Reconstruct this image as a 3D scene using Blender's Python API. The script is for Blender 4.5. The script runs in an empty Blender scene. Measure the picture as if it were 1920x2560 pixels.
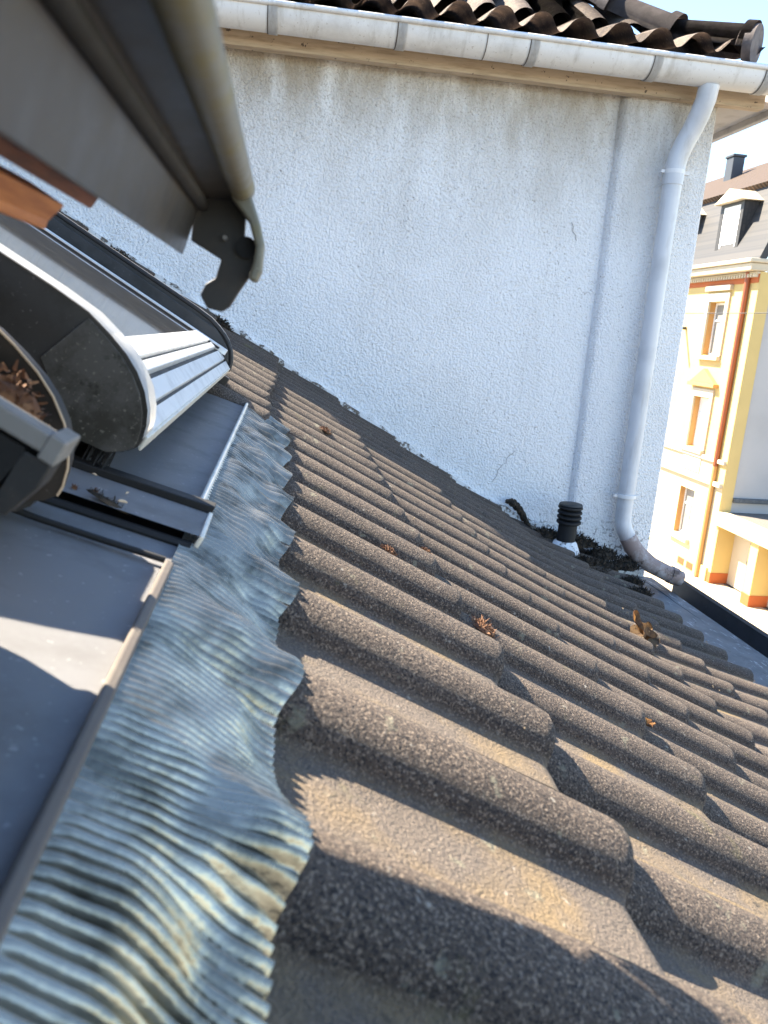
import bpy, bmesh, math, random
from mathutils import Vector, Matrix, noise
R = math.radians
random.seed(7)
sc = bpy.context.scene
col = sc.collection

# ------------------------------------------------------------------ camera, sky, sun, exposure
PITCH = R(30.7)                      # pitch of the concrete tiled roof
CAMZ = 7.0                           # lens height; the street lies at STREET
STREET = -0.45
LENS_H = 0.167                       # lens height above the tile crests
cam_d = bpy.data.cameras.new('camera')
cam = bpy.data.objects.new('camera', cam_d); col.objects.link(cam)
right = Vector((0.9896, -0.1249, 0.0717)); down = Vector((0.0402, -0.2384, -0.9703)); fwd = Vector((0.1383, 0.9631, -0.2309))
mw = Matrix((( right.x, -down.x, -fwd.x, 0), (right.y, -down.y, -fwd.y, 0), (right.z, -down.z, -fwd.z, CAMZ), (0, 0, 0, 1)))
cam.matrix_world = mw
cam_d.sensor_fit = 'VERTICAL'; cam_d.sensor_height = 36.0; cam_d.sensor_width = 27.0
cam_d.lens = 1915 / 2560 * 36
cam_d.clip_start = 0.004; cam_d.clip_end = 3000
cam_d.dof.use_dof = True; cam_d.dof.focus_distance = 1.9; cam_d.dof.aperture_fstop = 15.0
sc.camera = cam
SUN = Vector((-0.68, 0.505, 1.0)).normalized()
w = bpy.data.worlds.new('World'); sc.world = w; w.use_nodes = True
wn = w.node_tree.nodes; wl = w.node_tree.links
sky = wn.new('ShaderNodeTexSky'); sky.sky_type = 'NISHITA'; sky.sun_disc = False
sky.sun_elevation = math.asin(SUN.z); sky.sun_rotation = math.atan2(SUN.x, SUN.y)
sky.altitude = 200; sky.air_density = 1.1; sky.dust_density = 0.0; sky.ozone_density = 3.0
bg = wn['Background']; bg.inputs['Strength'].default_value = 0.08
wl.new(sky.outputs[0], bg.inputs['Color'])
sd = bpy.data.lights.new('sun', 'SUN'); sd.energy = 5.0; sd.angle = R(0.53); sd.color = (1.0, 0.885, 0.71)
so = bpy.data.objects.new('sun', sd); col.objects.link(so)
so.rotation_euler = SUN.to_track_quat('Z', 'Y').to_euler(); so.location = (0, 0, 40)
sc.view_settings.view_transform = 'Standard'; sc.view_settings.look = 'None'
sc.view_settings.exposure = 2.58; sc.view_settings.gamma = 1.0

# ------------------------------------------------------------------ materials
def new_mat(name):
    m = bpy.data.materials.new(name); m.use_nodes = True
    return m, m.node_tree.nodes, m.node_tree.links, m.node_tree.nodes['Principled BSDF']
def ramp(nt, src, stops):
    r = nt.new('ShaderNodeValToRGB'); el = r.color_ramp.elements
    while len(el) < len(stops): el.new(0.5)
    for e, (p, c) in zip(el, stops): e.position = p; e.color = (*c, 1) if len(c) == 3 else c
    return r
def g3(v): return (v, v, v)
class Mt:
    """small builder: layered noise colours plus bump"""
    def __init__(s, name, base, rough=0.6, metal=0.0, coord='Object', rnd=False):
        s.m, s.n, s.l, s.b = new_mat(name)
        tc = s.n.new('ShaderNodeTexCoord'); s.v = tc.outputs[coord]
        if rnd:
            oi = s.n.new('ShaderNodeObjectInfo'); ml = s.n.new('ShaderNodeVectorMath'); ml.operation = 'MULTIPLY_ADD'
            cb = s.n.new('ShaderNodeCombineXYZ')
            for k in range(3): s.l.new(oi.outputs['Random'], cb.inputs[k])
            ml.inputs[1].default_value = (37.0, 53.0, 71.0); s.l.new(cb.outputs[0], ml.inputs[0]); s.l.new(s.v, ml.inputs[2])
            s.vr = ml.outputs[0]; s.rand = oi.outputs['Random']
        else: s.vr = s.v
        c = s.n.new('ShaderNodeRGB'); c.outputs[0].default_value = (*base, 1); s.c = c.outputs[0]
        s.b.inputs['Roughness'].default_value = rough; s.b.inputs['Metallic'].default_value = metal
        s.nrm = None
    def noise(s, scale, detail=4, rough=0.55, stretch=None):
        v = s.vr
        if stretch:
            mp = s.n.new('ShaderNodeMapping'); mp.inputs['Scale'].default_value = stretch; s.l.new(v, mp.inputs['Vector']); v = mp.outputs[0]
        t = s.n.new('ShaderNodeTexNoise'); t.inputs['Scale'].default_value = scale; t.inputs['Detail'].default_value = detail
        t.inputs['Roughness'].default_value = rough; s.l.new(v, t.inputs['Vector']); return t.outputs['Fac']
    def mask(s, f, lo, hi):
        mr = s.n.new('ShaderNodeMapRange'); mr.inputs['From Min'].default_value = lo; mr.inputs['From Max'].default_value = hi
        s.l.new(f, mr.inputs['Value']); return mr.outputs[0]
    def mul(s, a, b):
        m = s.n.new('ShaderNodeMath'); m.operation = 'MULTIPLY'; s.l.new(a, m.inputs[0])
        if isinstance(b, (int, float)): m.inputs[1].default_value = b
        else: s.l.new(b, m.inputs[1])
        return m.outputs[0]
    def axis(s, k):
        sp = s.n.new('ShaderNodeSeparateXYZ'); s.l.new(s.v, sp.inputs[0]); return sp.outputs[k]
    def layer(s, fac, colour):
        mx = s.n.new('ShaderNodeMix'); mx.data_type = 'RGBA'; s.l.new(fac, mx.inputs[0]); s.l.new(s.c, mx.inputs[6])
        mx.inputs[7].default_value = (*colour, 1); s.c = mx.outputs[2]; return s
    def bump(s, fac, strength=0.4, dist=0.002):
        b = s.n.new('ShaderNodeBump'); b.inputs['Strength'].default_value = strength; b.inputs['Distance'].default_value = dist
        s.l.new(fac, b.inputs['Height'])
        if s.nrm: s.l.new(s.nrm, b.inputs['Normal'])
        s.nrm = b.outputs[0]; return s
    def roughen(s, fac, lo, hi):
        mr = s.n.new('ShaderNodeMapRange'); mr.inputs['To Min'].default_value = lo; mr.inputs['To Max'].default_value = hi
        s.l.new(fac, mr.inputs['Value']); s.l.new(mr.outputs[0], s.b.inputs['Roughness']); return s
    def done(s):
        s.l.new(s.c, s.b.inputs['Base Color'])
        if s.nrm: s.l.new(s.nrm, s.b.inputs['Normal'])
        return s.m
M = {}
t = Mt('concrete_tile', (0.043, 0.030, 0.022), 0.9, rnd=True)
t.layer(t.mul(t.rand, 0.9), (0.078, 0.058, 0.045))
t.layer(t.mask(t.noise(9, 5), 0.38, 0.7), (0.086, 0.064, 0.050))
t.layer(t.mask(t.noise(520, 2), 0.52, 0.63), (0.205, 0.158, 0.118))
t.layer(t.mask(t.noise(430, 2), 0.48, 0.36), (0.017, 0.013, 0.012))
tl_ = t.n.new('ShaderNodeMath'); tl_.operation = 'MULTIPLY_ADD'; tl_.inputs[1].default_value = -0.075
t.l.new(t.axis(0), tl_.inputs[0]); t.l.new(t.axis(2), tl_.inputs[2])
low = t.mask(tl_.outputs[0], -0.021, -0.0275)
t.layer(t.mul(low, 0.55), (0.150, 0.122, 0.098))
t.layer(t.mul(low, t.mask(t.noise(11, 5), 0.46, 0.66)), (0.20, 0.140, 0.072))
t.layer(t.mul(t.mask(t.noise(14, 6, 0.7), 0.62, 0.74), 0.5), (0.15, 0.135, 0.05))
t.layer(t.mask(t.noise(120, 3), 0.68, 0.74), (0.27, 0.235, 0.19))
t.layer(t.mul(t.mask(t.noise(34, 4, 0.6), 0.64, 0.70), 0.7), (0.20, 0.185, 0.13))
t.layer(t.mul(t.mask(t.noise(5, 5, 0.7), 0.55, 0.70), t.mask(t.noise(190, 3), 0.5, 0.6)), (0.020, 0.018, 0.014))
t.bump(t.noise(380, 3, 0.7), 1.0, 0.003).bump(t.noise(40, 4), 0.5, 0.004)
M['tile'] = t.done()
t = Mt('weathered_clay_tile', (0.085, 0.066, 0.058), 0.8, rnd=True)
t.layer(t.mask(t.noise(14, 5), 0.40, 0.66), (0.16, 0.12, 0.092)); t.layer(t.mask(t.noise(90, 3), 0.58, 0.72), (0.26, 0.20, 0.155))
t.bump(t.noise(160, 3), 0.4, 0.002); M['pan'] = t.done()
t = Mt('hip_tile_clay', (0.075, 0.058, 0.054), 0.75, rnd=True)
t.layer(t.mask(t.noise(20, 5), 0.45, 0.65), (0.13, 0.105, 0.095)); t.bump(t.noise(150, 3), 0.3, 0.002); M['hip'] = t.done()
# render: white roughcast with dirt streaks under the eaves
t = Mt('white_roughcast', (0.83, 0.83, 0.82), 0.92)
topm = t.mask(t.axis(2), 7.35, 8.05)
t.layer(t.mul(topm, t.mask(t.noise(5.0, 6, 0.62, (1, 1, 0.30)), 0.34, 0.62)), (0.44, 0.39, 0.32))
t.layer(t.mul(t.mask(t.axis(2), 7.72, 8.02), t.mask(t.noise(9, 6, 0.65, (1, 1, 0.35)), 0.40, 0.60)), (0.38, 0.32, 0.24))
t.layer(t.mul(t.mask(t.noise(1.7, 6, 0.65), 0.50, 0.75), 0.35), (0.52, 0.50, 0.47))
t.layer(t.mul(t.mask(t.noise(95, 3), 0.40, 0.26), t.mask(t.noise(3.1, 4), 0.35, 0.65)), (0.36, 0.33, 0.30))
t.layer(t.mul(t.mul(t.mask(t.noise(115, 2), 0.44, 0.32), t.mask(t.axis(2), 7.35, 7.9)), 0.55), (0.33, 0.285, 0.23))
t.layer(t.mul(t.mask(t.noise(7, 5, 0.6, (1, 1, 0.12)), 0.54, 0.72), 0.22), (0.42, 0.40, 0.37))
lowm = t.mask(t.axis(2), 6.30, 6.05)
t.layer(t.mul(lowm, t.mask(t.noise(60, 4), 0.56, 0.62)), (0.12, 0.10, 0.085))
t.bump(t.noise(112, 2, 0.5), 1.0, 0.010).bump(t.noise(230, 2), 0.5, 0.003).bump(t.noise(3, 3), 0.3, 0.01)
M['stucco'] = t.done()
t = Mt('flaking_plaster', (0.74, 0.74, 0.73), 0.9); t.layer(t.mask(t.noise(28, 6, 0.7), 0.50, 0.58), (0.15, 0.125, 0.10)); t.bump(t.noise(90, 4), 0.7, 0.005); M['plaster'] = t.done()
t = Mt('aged_white_paint', (0.74, 0.73, 0.71), 0.45)
t.layer(t.mask(t.noise(6, 6, 0.65), 0.48, 0.72), (0.55, 0.53, 0.50)); t.layer(t.mul(t.mask(t.noise(90, 3), 0.64, 0.72), 0.7), (0.42, 0.38, 0.34)); t.layer(t.mul(t.mask(t.noise(16, 6, 0.7, (1, 0.25, 0.25)), 0.55, 0.68), 0.5), (0.40, 0.37, 0.32)); t.bump(t.noise(30, 3), 0.15, 0.002); M['gutter'] = t.done()
t = Mt('pvc_pipe', (0.62, 0.625, 0.63), 0.38); t.layer(t.mul(t.mask(t.noise(7, 5), 0.5, 0.75), 0.6), (0.40, 0.40, 0.40)); t.layer(t.mul(t.mask(t.noise(14, 6, 0.7, (1, 1, 0.15)), 0.52, 0.66), 0.5), (0.36, 0.34, 0.32)); t.layer(t.mul(t.mask(t.axis(2), 6.22, 6.10), 0.9), (0.30, 0.22, 0.19)); M['pipe'] = t.done()
t = Mt('dirty_pipe', (0.26, 0.19, 0.165), 0.6); t.layer(t.mask(t.noise(9, 6, 0.7), 0.48, 0.62), (0.46, 0.42, 0.40)); t.layer(t.mask(t.noise(22, 6, 0.7), 0.56, 0.64), (0.09, 0.06, 0.045)); M['pipe_dirty'] = t.done()
t = Mt('weathered_timber', (0.52, 0.41, 0.29), 0.8); t.layer(t.mask(t.noise(9, 6, 0.6, (1, 9, 9)), 0.45, 0.7), (0.36, 0.27, 0.18)); t.layer(t.mul(t.mask(t.noise(45, 4), 0.66, 0.70), 0.9), (0.07, 0.05, 0.04)); t.bump(t.noise(30, 4, 0.6, (1, 8, 8)), 0.3, 0.003); M['fascia'] = t.done()
t = Mt('soffit_paint', (0.45, 0.42, 0.40), 0.8); t.layer(t.mask(t.noise(12, 4), 0.5, 0.7), (0.35, 0.32, 0.30)); M['soffit'] = t.done()
def metal(name, base, rough, met, dirt, ns=25, dcol=(0.17, 0.15, 0.12)):
    t = Mt(name, base, rough, met); t.layer(t.mul(t.mask(t.noise(ns, 6, 0.65), 0.48, 0.75), dirt), dcol)
    t.layer(t.mul(t.mask(t.noise(ns * 14, 3), 0.66, 0.72), dirt), tuple(min(1, c * 1.7 + 0.05) for c in base))
    t.roughen(t.noise(ns * 2, 4), max(0.05, rough - 0.12), rough + 0.15); t.bump(t.noise(8, 2), 0.12, 0.003); return t.done()
M['sheet'] = metal('grey_coated_sheet', (0.34, 0.335, 0.34), 0.45, 0.05, 0.75, 14, (0.20, 0.19, 0.175))
M['cover'] = metal('grey_window_cover', (0.036, 0.034, 0.032), 0.5, 0.1, 0.9, 26, (0.013, 0.012, 0.008))
t = Mt('algae_stained_cap', (0.068, 0.064, 0.058), 0.55); t.layer(t.mask(t.noise(22, 6, 0.7), 0.40, 0.58), (0.024, 0.022, 0.016)); t.layer(t.mask(t.noise(48, 5, 0.7), 0.55, 0.66), (0.008, 0.008, 0.004)); t.layer(t.mul(t.mask(t.noise(300, 2), 0.62, 0.7), 0.6), (0.17, 0.16, 0.13)); M['cap_mossy'] = t.done()
M['cover_light'] = metal('pale_trim_sunlit_top', (0.74, 0.74, 0.73), 0.35, 0.35, 0.3)  # pale trim metal, also the painted sunlight on the side cover tops
M['sash'] = metal('sash_cover_grey', (0.040, 0.038, 0.037), 0.38, 0.10, 0.6, 30, (0.07, 0.062, 0.05))
M['sash_edge'] = metal('algae_stained_edge', (0.17, 0.16, 0.12), 0.45, 0.15, 0.9, 45, (0.20, 0.17, 0.05))
M['black'] = metal('black_rubber', (0.005, 0.005, 0.0055), 0.7, 0.0, 0.3, 60, (0.016, 0.014, 0.012))
M['dark_plate'] = metal('dark_plate', (0.026, 0.025, 0.025), 0.5, 0.1, 0.7, 60, (0.055, 0.042, 0.032))
M['bead'] = metal('brown_edge_bead', (0.11, 0.092, 0.078), 0.6, 0.1, 0.5, 60)
M['lip'] = metal('pale_sheet_lip', (0.70, 0.66, 0.57), 0.45, 0.1, 0.4, 60)
M['frame_dark'] = metal('dark_brown_frame', (0.014, 0.011, 0.009), 0.6, 0.0, 0.7, 40, (0.035, 0.022, 0.014))
M['white_bar'] = metal('grey_frame_profile', (0.24, 0.23, 0.22), 0.5, 0.1, 0.6, 50)
t = Mt('weathered_zinc', (0.085, 0.092, 0.10), 0.5, 0.25); t.layer(t.mask(t.noise(8, 6, 0.65), 0.45, 0.65), (0.05, 0.053, 0.058)); t.layer(t.mul(t.mask(t.noise(30, 6, 0.7, (1.6, 0.5, 1)), 0.57, 0.64), 0.8), (0.34, 0.35, 0.36)); t.layer(t.mask(t.noise(50, 4), 0.66, 0.7), (0.025, 0.02, 0.018)); t.roughen(t.noise(20, 4), 0.35, 0.65); M['zinc'] = t.done()
M['zinc_dark'] = metal('dark_zinc', (0.06, 0.064, 0.072), 0.5, 0.4, 0.5, 9, (0.05, 0.05, 0.05))
t = Mt('pleated_aluminium', (0.38, 0.345, 0.275), 0.22, 0.85)
t.layer(t.mul(t.mask(t.noise(22, 6, 0.65), 0.44, 0.62), 0.85), (0.10, 0.092, 0.07));
t.roughen(t.noise(60, 3), 0.12, 0.36); t.bump(t.noise(220, 2), 0.25, 0.001); M['lead'] = t.done()
t = Mt('pine', (0.72, 0.31, 0.10), 0.45); t.layer(t.mask(t.noise(20, 6, 0.6, (9, 0.7, 9)), 0.42, 0.62), (0.50, 0.18, 0.05)); M['pine'] = t.done()
t = Mt('dark_stained_pine', (0.34, 0.12, 0.05), 0.5); t.layer(t.mask(t.noise(20, 6, 0.6, (9, 0.7, 9)), 0.45, 0.62), (0.16, 0.055, 0.025)); M['pine_dark'] = t.done()
m, n_, l_, b_ = new_mat('roof_window_glass'); b_.inputs['Base Color'].default_value = (0.05, 0.05, 0.055, 1); b_.inputs['Roughness'].default_value = 0.07; b_.inputs['Specular IOR Level'].default_value = 0.5; b_.inputs['Coat Weight'].default_value = 0.2; b_.inputs['Coat Roughness'].default_value = 0.03
tx = n_.new('ShaderNodeTexNoise'); tx.inputs['Scale'].default_value = 60; rp = ramp(n_, tx.outputs['Fac'], [(0.42, (0.030, 0.031, 0.033)), (0.78, (0.085, 0.08, 0.072))]); l_.new(tx.outputs['Fac'], rp.inputs[0]); l_.new(rp.outputs[0], b_.inputs['Base Color'])
M['glass'] = m
def plain(name, base, rough=0.7, ns=4.0, var=0.8, bs=0.0, metal_=0.0):
    t = Mt(name, base, rough, metal_); t.layer(t.mask(t.noise(ns, 5), 0.42, 0.72), tuple(c * var for c in base))
    if bs: t.bump(t.noise(ns * 12, 3), bs, 0.01)
    return t.done()
M['yellow'] = plain('yellow_paint', (0.56, 0.41, 0.16), 0.85, 1.2, 0.92, 0.2)
M['cream'] = plain('cream_paint', (0.54, 0.44, 0.27), 0.85, 1.2, 0.93, 0.2)
M['yrev'] = plain('ochre_paint', (0.46, 0.25, 0.085), 0.85, 2, 0.9)
M['orange'] = plain('orange_paint', (0.40, 0.10, 0.025), 0.8, 2, 0.9)
M['trim'] = plain('white_trim', (0.50, 0.43, 0.32), 0.8, 3, 0.9)
M['opipe'] = plain('orange_brown_pipe', (0.26, 0.065, 0.018), 0.5, 3, 0.85)
M['greywall'] = plain('grey_gable_render', (0.40, 0.385, 0.37), 0.9, 0.8, 0.9, 0.2)
M['winwhite'] = plain('white_window_frame', (0.78, 0.77, 0.74), 0.5, 3, 0.95)
m, n_, l_, b_ = new_mat('house_pane'); b_.inputs['Base Color'].default_value = (0.24, 0.235, 0.22, 1); b_.inputs['Roughness'].default_value = 0.06; M['pane'] = m
M['blind'] = plain('pale_blind', (0.75, 0.74, 0.70), 0.8, 3, 0.96)
M['door'] = plain('pale_garage_door', (0.52, 0.43, 0.30), 0.6, 2, 0.95)
M['gravel'] = plain('gravel_roof', (0.16, 0.14, 0.12), 0.95, 25, 0.5, 0.6)
M['pave'] = plain('pale_pavement', (0.42, 0.35, 0.25), 0.9, 3, 0.85, 0.3)
M['asphalt'] = plain('asphalt', (0.07, 0.07, 0.07), 0.9, 6, 0.8, 0.4)
M['ground'] = plain('town_ground', (0.20, 0.19, 0.16), 0.95, 0.3, 0.75)
M['kerb'] = plain('kerb_stone', (0.40, 0.38, 0.34), 0.85, 6, 0.85)
M['inner'] = plain('dark_attic', (0.03, 0.028, 0.025), 0.9)
M['wire'] = plain('black_cable', (0.03, 0.03, 0.03), 0.6)
m, n_, l_, b_ = new_mat('slates')
tc = n_.new('ShaderNodeTexCoord'); br = n_.new('ShaderNodeTexBrick'); mp = n_.new('ShaderNodeMapping'); mp.inputs['Rotation'].default_value = (R(90), 0, R(90)); br.inputs['Scale'].default_value = 2.2
br.inputs['Color1'].default_value = (0.042, 0.038, 0.036, 1); br.inputs['Color2'].default_value = (0.024, 0.023, 0.024, 1); br.inputs['Mortar'].default_value = (0.02, 0.02, 0.022, 1); br.inputs['Mortar Size'].default_value = 0.03
l_.new(tc.outputs['Object'], mp.inputs[0]); l_.new(mp.outputs[0], br.inputs['Vector']); l_.new(br.outputs['Color'], b_.inputs['Base Color']); b_.inputs['Roughness'].default_value = 0.6; M['slate'] = m
m, n_, l_, b_ = new_mat('brown_roof_tiles')
tc = n_.new('ShaderNodeTexCoord'); wv = n_.new('ShaderNodeTexWave'); wv.bands_direction = 'Y'; wv.inputs['Scale'].default_value = 1.6; wv.inputs['Distortion'].default_value = 0.4
rp = ramp(n_, None, [(0.1, (0.026, 0.016, 0.010)), (0.8, (0.070, 0.042, 0.026))]); l_.new(tc.outputs['Object'], wv.inputs[0]); l_.new(wv.outputs['Fac'], rp.inputs[0]); l_.new(rp.outputs[0], b_.inputs['Base Color']); b_.inputs['Roughness'].default_value = 0.85
bp = n_.new('ShaderNodeBump'); bp.inputs['Strength'].default_value = 0.6; bp.inputs['Distance'].default_value = 0.05; l_.new(wv.outputs['Fac'], bp.inputs['Height']); l_.new(bp.outputs[0], b_.inputs['Normal']); M['browntile'] = m
t = Mt('dark_moss', (0.018, 0.014, 0.009), 0.95); t.layer(t.mask(t.noise(60, 3), 0.45, 0.6), (0.065, 0.045, 0.027)); M['moss'] = t.done()
t = Mt('dry_moss', (0.11, 0.050, 0.026), 0.9); t.layer(t.mask(t.noise(120, 3), 0.45, 0.6), (0.20, 0.105, 0.055)); M['drymoss'] = t.done()
t = Mt('dead_leaf', (0.26, 0.13, 0.035), 0.7); t.layer(t.mask(t.noise(50, 3), 0.5, 0.62), (0.14, 0.06, 0.02)); M['leaf'] = t.done()
t = Mt('brown_dead_leaf', (0.075, 0.04, 0.02), 0.8); t.layer(t.mask(t.noise(60, 3), 0.45, 0.62), (0.15, 0.09, 0.04)); M['leaf2'] = t.done()
t = Mt('moss_grit', (0.06, 0.045, 0.03), 0.9); t.layer(t.mask(t.noise(25, 2), 0.45, 0.55), (0.20, 0.155, 0.10)); M['grit'] = t.done()
t = Mt('twig', (0.50, 0.38, 0.26), 0.8); M['twig'] = t.done()

# ------------------------------------------------------------------ mesh helpers
class MB:
    def __init__(s): s.v = []; s.f = []
    def add(s, vs, fs):
        o = len(s.v); s.v += [tuple(p) for p in vs]; s.f += [tuple(i + o for i in f) for f in fs]; return s
    def box(s, x0, x1, y0, y1, z0, z1):
        return s.add([(x0,y0,z0),(x1,y0,z0),(x1,y1,z0),(x0,y1,z0),(x0,y0,z1),(x1,y0,z1),(x1,y1,z1),(x0,y1,z1)],
                     [(0,3,2,1),(4,5,6,7),(0,1,5,4),(1,2,6,5),(2,3,7,6),(3,0,4,7)])
    def prism(s, poly, ext):
        n = len(poly); e = Vector(ext); a = [Vector(p) for p in poly]
        return s.add(a + [p + e for p in a], [tuple(range(n - 1, -1, -1)), tuple(range(n, 2 * n))] + [(i, (i + 1) % n, n + (i + 1) % n, n + i) for i in range(n)])
    def grid(s, fn, nu, nv, close_u=False):
        vs = [fn(i / nu, j / nv) for j in range(nv + 1) for i in range(nu + 1)]
        fs = [(j * (nu + 1) + i, j * (nu + 1) + i + 1, (j + 1) * (nu + 1) + i + 1, (j + 1) * (nu + 1) + i) for j in range(nv) for i in range(nu)]
        return s.add(vs, fs)
    def tube(s, path, rad, seg=14, cap=True, squash=None):
        P = [Vector(p) for p in path]; n = len(P); rs = rad if isinstance(rad, (list, tuple)) else [rad] * n
        ref = Vector((0.13, 0.21, 0.97)); vs = []
        for i, p in enumerate(P):
            d = (P[min(i + 1, n - 1)] - P[max(i - 1, 0)]).normalized()
            if i == 0: a = d.cross(ref); a = a if a.length > 0.1 else d.cross(Vector((1, 0, 0))); a.normalize()
            else: a = (a - d * a.dot(d)).normalized()
            b = d.cross(a)
            for k in range(seg): q = 2 * math.pi * k / seg; vs.append(p + (a * math.cos(q) + b * math.sin(q)) * rs[i])
        fs = [(i * seg + k, i * seg + (k + 1) % seg, (i + 1) * seg + (k + 1) % seg, (i + 1) * seg + k) for i in range(n - 1) for k in range(seg)]
        if cap: fs += [tuple(range(seg - 1, -1, -1)), tuple((n - 1) * seg + k for k in range(seg))]
        return s.add(vs, fs)
    def mesh(s, name, mat, smooth=False, bevel=0.0, seg=2, solid=0.0):
        me = bpy.data.meshes.new(name); bm = bmesh.new()
        vs = [bm.verts.new(p) for p in s.v]
        for f in s.f:
            try: bm.faces.new([vs[i] for i in f])
            except ValueError: pass
        if solid: bmesh.ops.solidify(bm, geom=bm.faces[:], thickness=solid)
        bmesh.ops.recalc_face_normals(bm, faces=bm.faces[:])
        if bevel:
            ed = [e for e in bm.edges if len(e.link_faces) == 2 and e.calc_face_angle(0) > 0.6]
            bmesh.ops.bevel(bm, geom=ed, offset=bevel, segments=seg, affect='EDGES', profile=0.5, clamp_overlap=True)
        if smooth:
            for f in bm.faces: f.smooth = True
            for e in bm.edges:
                if len(e.link_faces) == 2 and e.calc_face_angle(0) > R(38): e.smooth = False
        bm.to_mesh(me); bm.free(); me.materials.append(M[mat]); return me
def link(name, me, parent=None, loc=(0, 0, 0), rot=(0, 0, 0)):
    o = bpy.data.objects.new(name, me); col.objects.link(o); o.location = loc; o.rotation_euler = rot
    if parent: o.parent = parent
    return o
def part(name, mb, mat, parent, loc=(0, 0, 0), rot=(0, 0, 0), label=None, **kw):
    o = link(name, mb.mesh(name, mat, **kw), parent, loc, rot)
    if label: o['label'] = label
    return o
def thing(name, label, cat, loc, group=None):
    o = bpy.data.objects.new(name, None); col.objects.link(o); o.location = loc; o.empty_display_size = 0.1
    o['label'] = label; o['category'] = cat
    if group: o['group'] = group
    return o
def tag(o, label, cat, group=None):
    o['label'] = label; o['category'] = cat
    if group: o['group'] = group
    return o
def struct(name, mb, mat, **kw):
    o = link(name, mb.mesh(name, mat, **kw)); o['kind'] = 'structure'; return o

# roof frame: local x = down the slope (v), y = along the eaves, z = above the tile crests (h)
RO = Vector((-LENS_H * math.sin(PITCH), 0, CAMZ - LENS_H * math.cos(PITCH)))
RM = Matrix.Translation(RO) @ Matrix.Rotation(PITCH, 4, 'Y')
def rf(v, y, h): return RM @ Vector((v, y, h))

# ------------------------------------------------------------------ ground and street
gz = STREET
struct('ground', MB().add([(-600, -600, gz - 0.02), (900, -600, gz - 0.02), (900, 1200, gz - 0.02), (-600, 1200, gz - 0.02)], [(0, 1, 2, 3)]), 'ground')
struct('road', MB().box(4.6, 10.6, -120, 220, gz - 0.10, gz - 0.004), 'asphalt')
struct('pavement', MB().box(10.76, 14.9, -120, 220, gz - 0.10, gz + 0.12 - 0.12), 'pave')
struct('near_pavement', MB().box(1.2, 4.44, -120, 220, gz - 0.10, gz), 'pave')
struct('kerb', MB().box(10.6, 10.76, -120, 220, gz - 0.10, gz + 0.006).box(4.44, 4.6, -120, 220, gz - 0.10, gz + 0.006), 'kerb', bevel=0.02)

# ------------------------------------------------------------------ house with the tiled roof (ours)
HB = Vector((0.6, 1.5, STREET))
own = thing('tile_roofed_house', 'house under a brown double-roll concrete tile roof filling the foreground', 'house', HB)
part('wall', MB().box(-7, 1.42, -6, 3.24, STREET, 5.75), 'cream', own, -HB)
ENDS = {k: (0.36 + 0.2935 * (k - 1), 0.0, 0.0) for k in range(-9, 4)}      # course -> (v, h, tilt) of the lower tile ends
ENDS[4] = (1.2375, 0.010, R(2.0)); ENDS[5] = (1.5125, 0.040, R(7.5)); ENDS[6] = (1.790, 0.090, R(9.0))
deck = MB(); pl = [(-3.4, -0.085), (0.95, -0.085), (1.24, -0.078), (1.52, -0.052), (1.77, -0.015)]
deck.grid(lambda a, b: (pl[int(round(a * 4))][0], -6 + b * 9.28, pl[int(round(a * 4))][1]), 4, 1)
roof = part('roof', deck, 'inner', own, RO - HB, (0, PITCH, 0), solid=0.03)
DEP = 0.028; CREST = 0.020; HW = 0.033
def prof(y):
    """tile height relative to the crest; y measured from a crest, pitch 0.15"""
    d = abs(((y + 0.075) % 0.15) - 0.075)
    if d < HW + 0.006:
        e = math.sqrt(max(0.0, 1 - (d / HW) ** 2)) if d < HW else 0.0
        return -DEP + max(DEP * e, 0.006 * (1 - (d - HW + 0.004) / 0.010) if d > HW - 0.004 else 0)
    return -DEP
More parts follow.
